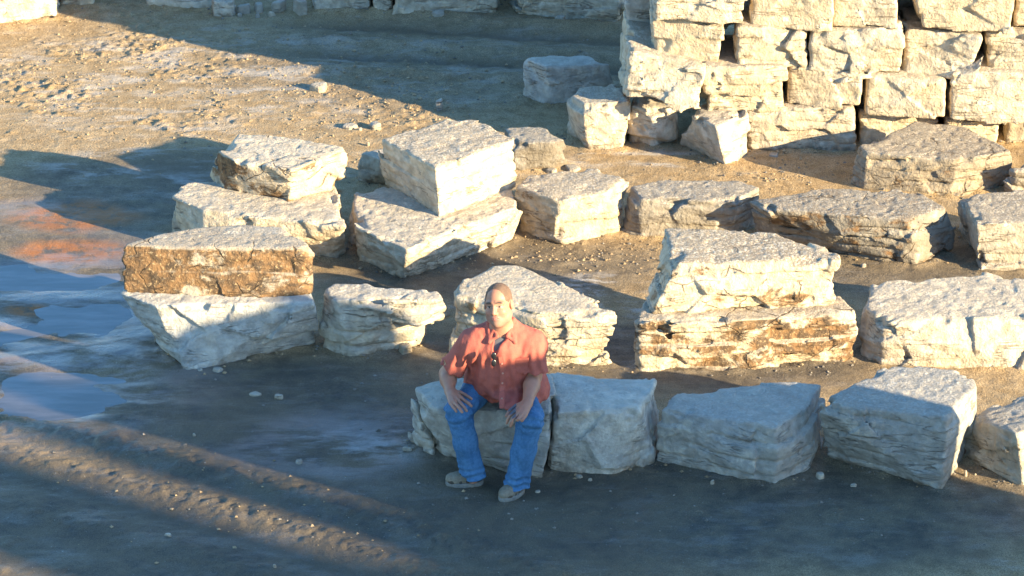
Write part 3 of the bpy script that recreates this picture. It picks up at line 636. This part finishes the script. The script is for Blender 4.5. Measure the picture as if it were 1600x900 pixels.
# gravel and clods nobody could count
def gravel(name, n, region, smin, smax, mat):
    V, F = [], []; base = np.array([(1,0,0),(-1,0,0),(0,1,0),(0,-1,0),(0,0,1),(0,0,-1)], float)
    tri = [(0,2,4),(2,1,4),(1,3,4),(3,0,4),(2,0,5),(1,2,5),(3,1,5),(0,3,5)]
    for _ in range(n):
        x, y = region(); s = smin * (smax / smin) ** (rng.random() ** 2.2); v = base * s * (1 + .45 * (rng.random((6, 3)) - .5)) * [1, .9, .6]; a = rng.random() * 6.28
        v = v @ np.array([[math.cos(a), -math.sin(a), 0], [math.sin(a), math.cos(a), 0], [0, 0, 1]]); o_ = len(V) * 6
        F += [(p + o_, q + o_, r + o_) for p, q, r in tri]; V.append(v + [x, y, ground_z(x, y) + s * .15])
    return tag(link(name, np_mesh(name, np.concatenate(V), F, mat, False)), kind='stuff')
def reg(px, py, rx, ry):
    def f():
        while True:
            a, b = rng.normal() * .6, rng.normal() * .6
            if abs(a) < 1.6 and abs(b) < 1.6: break
        q = at(px + a * rx, py + b * ry); return q[0], q[1]
    return f
PEB = mat_plain('gravel_stone', (.25, .215, .175), .9, .6, 9.0, 0)
CLOD = mat_plain('clay_clod', (.38, .27, .155), .95, .4, 12.0, .3)
regs = [reg(300, 110, 420, 130), reg(650, 180, 150, 60), reg(1000, 790, 700, 60), reg(1240, 265, 260, 30), reg(900, 400, 200, 40), reg(450, 650, 300, 70), reg(700, 80, 300, 60), reg(1560, 760, 60, 30), reg(1240, 580, 160, 14)]
pr = np.array([.27, .12, .16, .12, .09, .08, .10, .03, .03])
def at_base():
    pts, c_ = BASES[rng.integers(len(BASES))]; q = pts[rng.integers(len(pts))]; d_ = q[:2] - c_; d_ = d_ / max(np.linalg.norm(d_), .05)
    k_ = abs(rng.normal()) * .045 + .002; return q[0] + d_[0] * k_ + rng.normal() * .015, q[1] + d_[1] * k_ + rng.normal() * .015
gravel('gravel', 3400, lambda: regs[rng.choice(9, p=pr)]() if rng.random() < .55 else at_base(), .0025, .017, PEB)
cregs = [reg(270, 120, 420, 100), reg(600, 165, 160, 60), reg(320, 800, 330, 70), reg(900, 400, 160, 30), reg(1240, 275, 230, 25)]
gravel('clay_clods', 6000, lambda: cregs[rng.choice(5, p=[.62, .18, .04, .1, .06])]() if rng.random() < .72 else at_base(), .003, .019, CLOD)

# ------------------------------------------------------------------ the seated man
class Vol:
    def __init__(s, lo_, hi_, h):
        s.lo, s.h = np.array(lo_, float), h; s.n = np.ceil((np.array(hi_) - s.lo) / h).astype(int) + 1
        s.d = np.full(tuple(s.n), 0.5, np.float32)
    def region(s, a, b):
        i = np.clip(np.floor((np.array(a) - s.lo) / s.h).astype(int), 0, s.n); j = np.clip(np.ceil((np.array(b) - s.lo) / s.h).astype(int) + 1, 0, s.n)
        sl = tuple(slice(x, y) for x, y in zip(i, j))
        g = [(s.lo[k] + np.arange(i[k], j[k]) * s.h).astype(np.float32) for k in range(3)]
        return sl, np.stack(np.meshgrid(*g, indexing='ij'), -1)
    def op(s, fn, a, b, k=0.0, mode='add'):
        m = k + 3 * s.h; sl, p = s.region(np.array(a) - m, np.array(b) + m)
        if 0 in p.shape: return
        e = fn(p); d = s.d[sl]
        if mode == 'add':
            if k: t = np.clip(.5 + .5 * (d - e) / k, 0, 1); s.d[sl] = d + (e - d) * t - k * t * (1 - t)
            else: s.d[sl] = np.minimum(d, e)
        else:
            if k: t = np.clip(.5 - .5 * (d + e) / k, 0, 1); s.d[sl] = d + (-e - d) * t + k * t * (1 - t)
            else: s.d[sl] = np.maximum(d, -e)
    def cone(s, a, b, ra, rb, k=0.0, mode='add'):
        a, b = np.array(a, float), np.array(b, float); ab = b - a; L = max(ab @ ab, 1e-9); r = max(ra, rb)
        def f(p):
            q = p - a; t = np.clip(q @ ab / L, 0, 1); return np.linalg.norm(q - t[..., None] * ab, axis=-1) - (ra + (rb - ra) * t)
        s.op(f, np.minimum(a, b) - r, np.maximum(a, b) + r, k, mode)
    def chain(s, pts, rs, k=0.0, kin=None):
        for i in range(len(pts) - 1): s.cone(pts[i], pts[i + 1], rs[i], rs[i + 1], k if i == 0 else (kin if kin is not None else k))
    def ell(s, c, r, k=0.0, mode='add', M=None):
        c, r = np.array(c, float), np.array(r, float); M = np.eye(3) if M is None else M; R = np.abs(M.T) @ r
        def f(p):
            q = (p - c) @ M.T; k0 = np.linalg.norm(q / r, axis=-1); k1 = np.linalg.norm(q / r ** 2, axis=-1) + 1e-9; return k0 * (k0 - 1) / k1
        s.op(f, c - R, c + R, k, mode)
    def half(s, c, n):                     # keep only the side n points away from
        n = np.array(n, float) / np.linalg.norm(n); g = [(s.lo[k] + np.arange(s.n[k]) * s.h).astype(np.float32) for k in range(3)]
        e = (g[0] - c[0])[:, None, None] * n[0] + (g[1] - c[1])[None, :, None] * n[1] + (g[2] - c[2])[None, None, :] * n[2]
        s.d = np.maximum(s.d, e.astype(np.float32))
    def warp(s, fn, band=0.03):            # surface displacement
        m = np.abs(s.d) < band; I, J, K = np.nonzero(m); p = (np.stack([I, J, K], 1) * s.h + s.lo).astype(np.float32); s.d[m] += fn(p).astype(np.float32)
    def mesh(s): 
        s.d[0] = s.d[-1] = 1; s.d[:, 0] = s.d[:, -1] = 1; s.d[:, :, 0] = s.d[:, :, -1] = 1
        return surface_nets(s.d, s.lo, s.h)
A3 = lambda *a: np.array(a, float)
def unit(v): v = np.array(v, float); return v / np.linalg.norm(v)
# joints (R = his right, left in the picture)
hip = {'R': A3(-.155, .50, .545), 'L': A3(.035, .50, .545)}
knee = {'R': at(717, 643, .49), 'L': at(829, 656, .49)}
ank = {'R': at(739, 738, .09), 'L': at(807, 751, .09)}
sho = {'R': A3(-.238, .285, .890), 'L': A3(.128, .275, .888)}
elb = {'R': at(699, 584, .655), 'L': at(834, 588, .68)}
wri = {'R': at(703, 611, .612), 'L': at(824, 630, .612)}
neck = A3(-.058, .280, .995); headc = at(778.5, 475.5, 1.155)
F_ = unit((-.30, -1.0, .14)); U_ = unit(A3(-.13, .10, 1) - F_ * (A3(-.13, .10, 1) @ F_)); S_ = np.cross(F_, U_); HM = np.stack([S_, F_, U_])
hp = lambda x, y, z: headc + S_ * x + F_ * y + U_ * z
person_lo, person_hi = (-.56, -.16, -.02), (.42, .80, 1.34)

b = Vol(person_lo, person_hi, 0.0042)
for s_ in 'RL':
    b.cone(hip[s_], knee[s_], .078, .058, .03); b.cone(knee[s_], ank[s_], .056, .04, .02)
    b.cone(ank[s_], ank[s_] + A3(0, 0, -.045), .036, .030, .01)
b.ell((-.06, .47, .58), (.17, .14, .13), .05); b.cone((-.06, .40, .66), (-.056, .31, .86), .145, .13, .06)
b.cone(sho['R'] + A3(.03, 0, -.03), sho['L'] + A3(-.03, 0, -.03), .075, .075, .05)
b.cone(neck - A3(0, -.02, .04), hp(0, -.022, -.07), .066, .060, .035)
for sgn, s_ in ((-1, 'R'), (1, 'L')):
    b.cone(neck + A3(0, 0, -.02), sho[s_] + A3(0, 0, .02), .055, .055, .04)
    b.cone(sho[s_], elb[s_], .058, .047, .03); e = elb[s_]; v = wri[s_] - e
    b.cone(e, e + v * .35, .045, .047, .02); b.cone(e + v * .35, wri[s_], .047, .030, .02)
# head
b.ell(hp(0, -.020, .032), (.075, .097, .088), .02, M=HM); b.ell(hp(0, .022, -.040), (.062, .068, .082), .03, M=HM)
b.ell(hp(0, .045, -.085), (.042, .042, .034), .03, M=HM); b.ell(hp(0, .068, -.100), (.022, .020, .017), .02, M=HM)
for q in (-1, 1):
    b.ell(hp(q * .052, .012, -.066), (.022, .036, .034), .03, M=HM); b.ell(hp(q * .038, .060, -.030), (.024, .020, .022), .02, M=HM)
    b.cone(hp(q * .012, .080, .030), hp(q * .046, .062, .024), .010, .010, .016)
    b.ell(hp(q * .031, .088, .006), (.016, .012, .011), .012, 'sub', M=HM); b.ell(hp(q * .031, .068, .006), (.0135, .0125, .0115), .004, M=HM)
    b.cone(hp(q * .016, .084, .013), hp(q * .044, .070, .011), .0045, .0045, .005)
    b.ell(hp(q * .079, -.008, -.004), (.010, .020, .031), .006, M=HM); b.ell(hp(q * .0865, -.003, .002), (.006, .011, .018), .004, 'sub', M=HM)
    b.ell(hp(q * .012, .092, -.033), (.0085, .009, .007), .006, M=HM)
b.cone(hp(0, .084, .018), hp(0, .103, -.026), .0085, .0125, .010)
b.ell(hp(0, .079, -.060), (.026, .014, .016), .012, M=HM)
b.ell(hp(0, .090, -.056), (.023, .007, .0055), .004, M=HM); b.ell(hp(0, .089, -.068), (.020, .0075, .006), .004, M=HM)
b.cone(hp(-.024, .090, -.0595), hp(.024, .090, -.0625), .0022, .0022, .002, 'sub')
# hands: palm, four fingers and a thumb each
def hand(w_, mcp, pip, tip, th, rp):
    c = (mcp[0] + mcp[3]) / 2
    b.cone(w_, (w_ + c) / 2, .029, .027, .012)
    for m_, rr in zip(mcp, (.0135, .0145, .0145, .0135)): b.cone(w_ + (m_ - c) * .45, m_, .0165, rr, .010)
    for m_, p_, t_, rr in zip(mcp, pip, tip, (.0088, .0096, .0098, .0094)):
        d_ = p_ + (t_ - p_) * .55 + A3(0, 0, .003); b.chain([m_, p_, d_, t_], [rr + .0025, rr + .0006, rr, rr * .86], .004, .003)
    b.chain(th, [.016, .012, .0102, .009], .008, .003)
Zs = lambda L, z: [at(x, y, q) for (x, y), q in zip(L, z)]
hand(wri['R'], Zs([(704.5, 630), (709.5, 627.5), (715, 625), (720, 622)], [.598, .606, .608, .606]), Zs([(708, 636), (714.5, 634), (720.5, 631.5), (727, 627)], [.592, .602, .603, .602]),
     Zs([(713, 643), (722, 644), (729, 642), (736.5, 634.5)], [.578, .585, .585, .588]), [wri['R'] + A3(.012, .0, -.004)] + Zs([(718, 613), (727, 617), (736, 623)], [.603, .598, .592]), 1)
hand(wri['L'], Zs([(820, 650), (815, 648.5), (809.5, 646), (804, 643)], [.594, .602, .606, .604]), Zs([(813, 661), (807, 658.5), (801, 655), (796, 650)], [.588, .592, .592, .590]),
     Zs([(810, 671), (803, 669.5), (797.5, 667), (792, 661)], [.556, .553, .552, .552]), [wri['L'] + A3(-.010, .01, 0)] + Zs([(806, 634), (797, 641), (791, 650)], [.608, .598, .582]), -1)
BV, BF = b.mesh()
me = np_mesh('person', BV - A3(-.06, .3, 0), BF, SKIN)
q = (BV - headc) @ HM.T; hx, hy, hz = q.T; inh = (np.abs(hx) < .11) & (np.abs(hy) < .14) & (np.abs(hz) < .15)
g2 = lambda x, y, z, rx, ry, rz: np.exp(-(((hx - x) / rx) ** 2 + ((hy - y) / ry) ** 2 + ((hz - z) / rz) ** 2)) * inh
attr(me, 'lip', np.clip(1.5 * g2(0, .092, -.062, .020, .02, .0085), 0, .85))
brow = sum(g2(k_ * x, .08, z, .010, .03, .0042) for k_ in (-1, 1) for x, z in ((.018, .030), (.027, .033), (.036, .031), (.044, .027)))
iris = sum(g2(k_ * .031 - .002, .08, .005, .0055, .02, .0050) for k_ in (-1, 1)); lash = sum(g2(k_ * .031, .08, .0115, .014, .02, .0022) for k_ in (-1, 1))
attr(me, 'brow', np.clip(1.0 * brow + 1.6 * iris + 1.2 * lash, 0, 1)); attr(me, 'eyewhite', np.clip(1.4 * sum(g2(k_ * .031, .08, .005, .011, .02, .0050) for k_ in (-1, 1)), 0, .7))
attr(me, 'stubble', np.clip(inh * sst(-.040, -.060, hz) * sst(-.01, .03, hy) * .62 * (1 - np.clip(1.5 * g2(0, .092, -.062, .026, .03, .011), 0, 1)) + inh * sst(-.03, -.06, hz) * sst(.0, .02, hy) * .15, 0, .5))
attr(me, 'blush', np.clip(.5 * sum(g2(k_ * .038, .075, -.028, .02, .03, .018) for k_ in (-1, 1)) + .7 * g2(0, .11, -.028, .014, .03, .016) + .35 * g2(0, .0, .0, .5, .5, .5) * 0, 0, .7))
vest = (np.abs(BV[:, 0] + .058) < .08) & (BV[:, 2] < .955) & (BV[:, 2] > .6) & (BV[:, 1] < .3)
attr(me, 'vest', vest * 1.0)
person = link('person', me, (-.06, .3, 0)); PO = A3(-.06, .3, 0)
tag(person, 'man in a coral red short-sleeved shirt and blue jeans sitting on a slab', 'person')
def wear(name, V, F, mat, parent=None, smooth=True):
    return link(name, np_mesh(name, V - PO, F, mat, smooth), (0, 0, 0), parent or person)
HAIR = mat_plain('cropped_hair', (.16, .098, .065), .8, .3, 160, .6); SHIRT = mat_plain('coral_cotton', (.43, .115, .08), .85, .22, 140, .5, .2, (.36, .095, .07))
DENIM = mat_plain('denim', (.075, .18, .32), .85, .35, 60, .5, .2, (.045, .12, .23)); SHOE = mat_plain('shoe_suede', (.085, .070, .055), .8, .4, 60, .4); SHOE2 = mat_plain('shoe_mesh', (.24, .20, .145), .8, .3, 80, .4)
SOLE = mat_plain('shoe_sole', (.22, .21, .19), .7, .35, 60, .2); BLACK = mat_plain('black_plastic', (.02, .02, .022), .25, .2, 30, 0, .5); BTN = mat_plain('button', (.55, .30, .22), .5, .1, 30, 0)
# cropped hair with a high hairline
v = Vol(headc - .16, headc + .16, 0.0035); v.ell(hp(0, -.021, .0325), (.0765, .0985, .0895), 0, M=HM); v.ell(hp(0, -.06, -.03), (.068, .05, .06), .03, M=HM)
v.ell(hp(0, .085, .030), (.062, .080, .082), .01, 'sub', M=HM)
v.half(hp(0, .0, -.01), -U_ * 1.0 + F_ * .55)
v.warp(lambda p: (fbm(p, .012, 3, 2) - .5) * .003)
HV, HF = v.mesh(); wear('hair', HV, HF, HAIR)
# jeans
v = Vol(person_lo, person_hi, 0.0052)
for s_ in 'RL':
    k1 = knee[s_] + A3(0, .0, .0); v.cone(hip[s_] + A3(0, 0, -.005), k1, .098, .076, .04); v.cone(k1, (k1 + ank[s_]) / 2, .074, .070, .03)
    v.cone((k1 + ank[s_]) / 2, ank[s_] + A3(.002, .005, -.035), .069, .072, .03)
v.ell((-.06, .50, .565), (.185, .145, .115), .05); v.half((0, 0, .062), (0, 0, -1))
def folds(p):
    r = np.zeros(len(p), np.float32)
    for s_ in 'RL':
        ax = unit(ank[s_] - knee[s_]); t = (p - knee[s_]) @ ax; L = np.linalg.norm(ank[s_] - knee[s_])
        near = np.exp(-((np.linalg.norm(p - knee[s_] - t[:, None] * ax, axis=1) - .07) / .05) ** 2)
        r += near * sst(.30, .44, t) * .007 * np.sin(t * 150 + 5 * n3(p, .06, 9)) + near * sst(.12, -.02, t) * sst(-.09, -.03, t) * .006 * np.sin(t * 120 + 6 * n3(p, .08, 4))
        r += near * .017 * (n3(p * np.array([1.6, 1.6, .45], np.float32), .055, 12) - .5)
    th = sst(.42, .5, p[:, 2]); r += th * .014 * (n3(p * np.array([.5, 1.3, 1.3], np.float32), .05, 14) - .5)
    return r + .006 * (n3(p, .035, 15) - .5)
v.warp(folds, .028); JV, JF = v.mesh(); wear('jeans', JV, JF, DENIM)
# shirt
v = Vol(person_lo, person_hi, 0.0048)
for s_ in 'RL':
    e = sho[s_] + (elb[s_] - sho[s_]) * .86; v.cone(sho[s_], e, .072, .079, .03)
for s_ in 'RL':                                          # open cuffs
    d_ = unit(elb[s_] - sho[s_]); c_ = sho[s_] + (elb[s_] - sho[s_]) * .80
    def cut(p, d_=d_, c_=c_, s_=s_):
        t = (p - c_) @ d_; rad = np.linalg.norm(p - c_ - t[..., None] * d_, axis=-1); return np.maximum(np.maximum(-t, rad - .11), -(np.abs(p[..., 0] - c_[0]) * 0 + 1))
    v.op(cut, c_ - .13, c_ + .13, 0, 'sub')
    v.cone(sho[s_] + (elb[s_] - sho[s_]) * .72, sho[s_] + (elb[s_] - sho[s_]) * .95, .060, .062, 0, 'sub')
v.cone((-.06, .385, .66), (-.056, .305, .86), .168, .150, .06); v.ell((-.058, .34, .70), (.180, .165, .16), .05); v.ell((-.05, .42, .60), (.225, .19, .15), .06)
v.cone(sho['R'] + A3(.03, .0, -.03), sho['L'] + A3(-.03, 0, -.03), .084, .084, .05)
for s_ in 'RL':
    v.cone(neck + A3(0, .015, -.018), sho[s_] + A3(0, 0, .004), .070, .064, .04)
v.ell((-.015, .215, .585), (.10, .12, .040), .03); v.ell(at(803, 640, .575) + A3(0, .05, 0), (.055, .075, .028), .02)
v.ell((.135, .36, .56), (.085, .15, .095), .05); v.ell((-.20, .42, .57), (.07, .13, .06), .04)
v.half((0, .20, .520), (0, -.22, -1))                     # hem
# neck opening, open at the front in a narrow V
v.cone(neck + A3(0, -.012, .014), hp(0, -.01, -.05), .060, .075, .004, 'sub')
vb = at_y(771, 556, .155); va_ = neck + A3(-.004, -.055, -.01)
v.cone(va_, vb, .042, .007, .004, 'sub'); v.cone(va_ + A3(0, -.05, 0), vb + A3(0, -.05, 0), .050, .011, .004, 'sub')
mid = A3(-.06, .2, 0)
def sfold(p):
    w_ = fbm(p * np.array([1.5, 1.0, .35], np.float32), .085, 22, 3); r = .020 * (w_ - .5)
    r += .005 * np.sin(p[:, 0] * 95 + 22 * (p[:, 2] - .7) * (p[:, 0] + .06) * 6 + 5 * n3(p, .12, 24)) * sst(.93, .80, p[:, 2])
    r += .014 * (n3(p * np.array([1, 1, 1.8], np.float32), .05, 25) - .5) * sst(.70, .56, p[:, 2])
    return r + .006 * (n3(p, .03, 26) - .5)
v.warp(sfold, .032); SV, SF = v.mesh(); shirt = wear('shirt', SV, SF, SHIRT)
def front_y(x, z, V=SV):
    m = (np.abs(V[:, 0] - x) < .012) & (np.abs(V[:, 2] - z) < .012); return V[m, 1].min() if m.any() else V[:, 1].min()
def strip(name, pts, width, th, mat, parent, side=A3(1, 0, 0)):
    """soft ribbon laid on the cloth: pts are 3-D, width across"""
    V, F = [], []
    for i, p_ in enumerate(pts):
        wd = width[i] if hasattr(width, '__len__') else width
        for a_, o_ in ((-.5, .002), (-.46, -th), (.46, -th), (.5, .002)): V.append(p_ + side * wd * a_ + A3(0, o_, 0))
    n_ = len(pts)
    for i in range(n_ - 1):
        for j in range(3): F.append((i * 4 + j, i * 4 + j + 1, i * 4 + 5 + j, i * 4 + 4 + j))
    F += [(0, 3, 2, 1), (n_ * 4 - 4, n_ * 4 - 3, n_ * 4 - 2, n_ * 4 - 1)]
    return wear(name, np.array(V), F, mat, parent, False)
pl = [A3(-.064 + .012 * t + .006 * math.sin(5 * t), 0, vb[2] - .004 - t * (vb[2] - .575)) for t in np.linspace(0, 1, 14)]
for p_ in pl: p_[1] = front_y(p_[0], p_[2]) + .0005
strip('placket', pl, .032, .004, SHIRT, shirt)
for t in (2, 5, 8, 11):
    c_ = pl[t] + A3(0, -.006, 0); a_ = np.linspace(0, 2 * math.pi, 9)[:-1]
    wear('button', np.array([c_ + A3(.0055 * math.cos(x), o_, .0055 * math.sin(x)) for o_ in (.003, -.0015) for x in a_]), [(i, (i + 1) % 8, 8 + (i + 1) % 8, 8 + i) for i in range(8)] + [(8, 9, 14, 15), (9, 10, 13, 14), (10, 11, 12, 13)], BTN, shirt, False)
pk = [A3(.055, 0, z) for z in np.linspace(.835, .735, 9)]
for p_ in pk: p_[1] = front_y(p_[0], p_[2]) - .001
strip('pocket', pk, [.088] * 7 + [.075, .045], .005, SHIRT, shirt, unit((1, .12, 0)))
# collar: two turned-down leaves
for sg in (-1, 1):
    v = Vol(neck - .16, neck + A3(.16, .12, .12), .004); pa = neck + A3(sg * .066, .0, .038); pb = neck + A3(sg * .030, -.082, -.030); pc = neck + A3(sg * .074, -.092, -.062)
    v.cone(pa, pb, .012, .010, 0); v.cone(pb, pc, .010, .009, .012); v.cone(pa + A3(sg * .014, -.004, -.018), pc, .014, .010, .012); v.cone((pa + pb) / 2, pc, .011, .009, .012); v.cone(pa, neck + A3(sg * .02, .078, .035), .014, .014, .01)
    CV, CF = v.mesh(); wear('collar', CV, CF, SHIRT, shirt)
# hiking shoes
def shoe(heel, toe, sgn):
    d_ = unit((toe - heel) * [1, 1, 0]); n_ = A3(-d_[1], d_[0], 0); L = np.linalg.norm((toe - heel)[:2]); M = np.stack([n_, d_, A3(0, 0, 1)])
    W_ = lambda x, y, z: A3(heel[0], heel[1], 0) + n_ * x + d_ * y + A3(0, 0, z)
    v = Vol(W_(0, L / 2, .0) - .22, W_(0, L / 2, .0) + A3(.22, .22, .2), .0045)
    v.ell(W_(0, .045, .05), (.040, .052, .052), 0, M=M); v.ell(W_(0, L * .55, .042), (.043, .10, .040), .03, M=M); v.ell(W_(0, L - .055, .036), (.047, .06, .034), .02, M=M); v.cone(W_(0, .05, .06), W_(0, .06, .105), .042, .044, .02)
    v.half(W_(0, 0, .016), (0, 0, -1)); v.half(W_(0, 0, .118), (0, -.0, 1)); v.warp(lambda p: (n3(p, .02, 5) - .5) * .005)
    X, Y = v.mesh(); sh = wear('shoe', X, Y, SHOE2)
    v = Vol(W_(0, L / 2, .0) - .22, W_(0, L / 2, .0) + A3(.22, .22, .2), .0045)
    v.ell(W_(0, .05, .015), (.043, .060, .06), 0, M=M); v.ell(W_(0, L - .075, .015), (.051, .083, .06), .03, M=M); v.ell(W_(0, L / 2, .015), (.042, .10, .06), .03, M=M)
    v.half(W_(0, 0, .027), (0, 0, 1)); v.half(W_(0, 0, -.012), (0, 0, -1)); X, Y = v.mesh(); wear('sole', X, Y, SOLE, sh)
    v = Vol(W_(0, L / 2, .0) - .22, W_(0, L / 2, .0) + A3(.22, .22, .2), .004)         # dark suede overlays
    v.ell(W_(0, L - .035, .032), (.047, .040, .036), 0, M=M); v.ell(W_(0, .03, .05), (.042, .038, .05), 0, M=M)
    for x in (-1, 1): v.cone(W_(x * .040, L * .42, .035), W_(x * .018, L * .52, .082), .011, .009, 0); v.cone(W_(x * .043, L * .62, .03), W_(x * .018, L * .62, .072), .010, .008, 0)
    v.half(W_(0, 0, .02), (0, 0, -1)); X, Y = v.mesh(); wear('overlay', X, Y, SHOE, sh)
    for i in range(4):
        v = Vol(W_(0, L * .5, .08) - .12, W_(0, L * .5, .08) + .12, .0035); y = L * (.44 + .07 * i); z = .094 - .009 * i
        v.cone(W_(-.024, y, z - .008), W_(0, y + .004, z), .0042, .0042, 0); v.cone(W_(0, y + .004, z), W_(.024, y, z - .008), .0042, .0042, 0); X, Y = v.mesh(); wear('lace', X, Y, PEB, sh)
hr, hl = at(757, 748, 0), at(816, 759, 0)
shoe(ank['R'] * [1, 1, 0] + A3(.050, .030, 0), at(699, 757, 0), 1); shoe(ank['L'] * [1, 1, 0] + A3(.025, .055, 0), at(785, 783, 0), -1)
# sunglasses hooked in the shirt's opening
sg0 = at_y(771, 561, vb[1] - .035); 
v = Vol(sg0 - .09, sg0 + .09, .003)
for dz in (.022, -.024):
    v.ell(sg0 + A3(.002, -.004, dz), (.016, .007, .023), 0)
v.cone(sg0 + A3(.004, -.004, -.006), sg0 + A3(.004, -.004, .006), .004, .004, 0)
X, Y = v.mesh(); oc = X.mean(0); gl = link('sunglasses', np_mesh('sunglasses', X - oc, Y, BLACK), oc)
tag(gl, 'black sunglasses hanging from the open neck of the man\'s shirt', 'sunglasses')
v = Vol(sg0 - .09, sg0 + .09, .003); v.cone(sg0 + A3(-.004, .004, .045), sg0 + A3(-.002, .006, -.03), .0028, .0028, 0); v.cone(sg0 + A3(-.004, .004, .045), sg0 + A3(.0, -.004, .042), .0028, .0028, 0); X, Y = v.mesh(); link('temple_arm', np_mesh('temple_arm', X - oc, Y, BLACK), (0, 0, 0), gl)
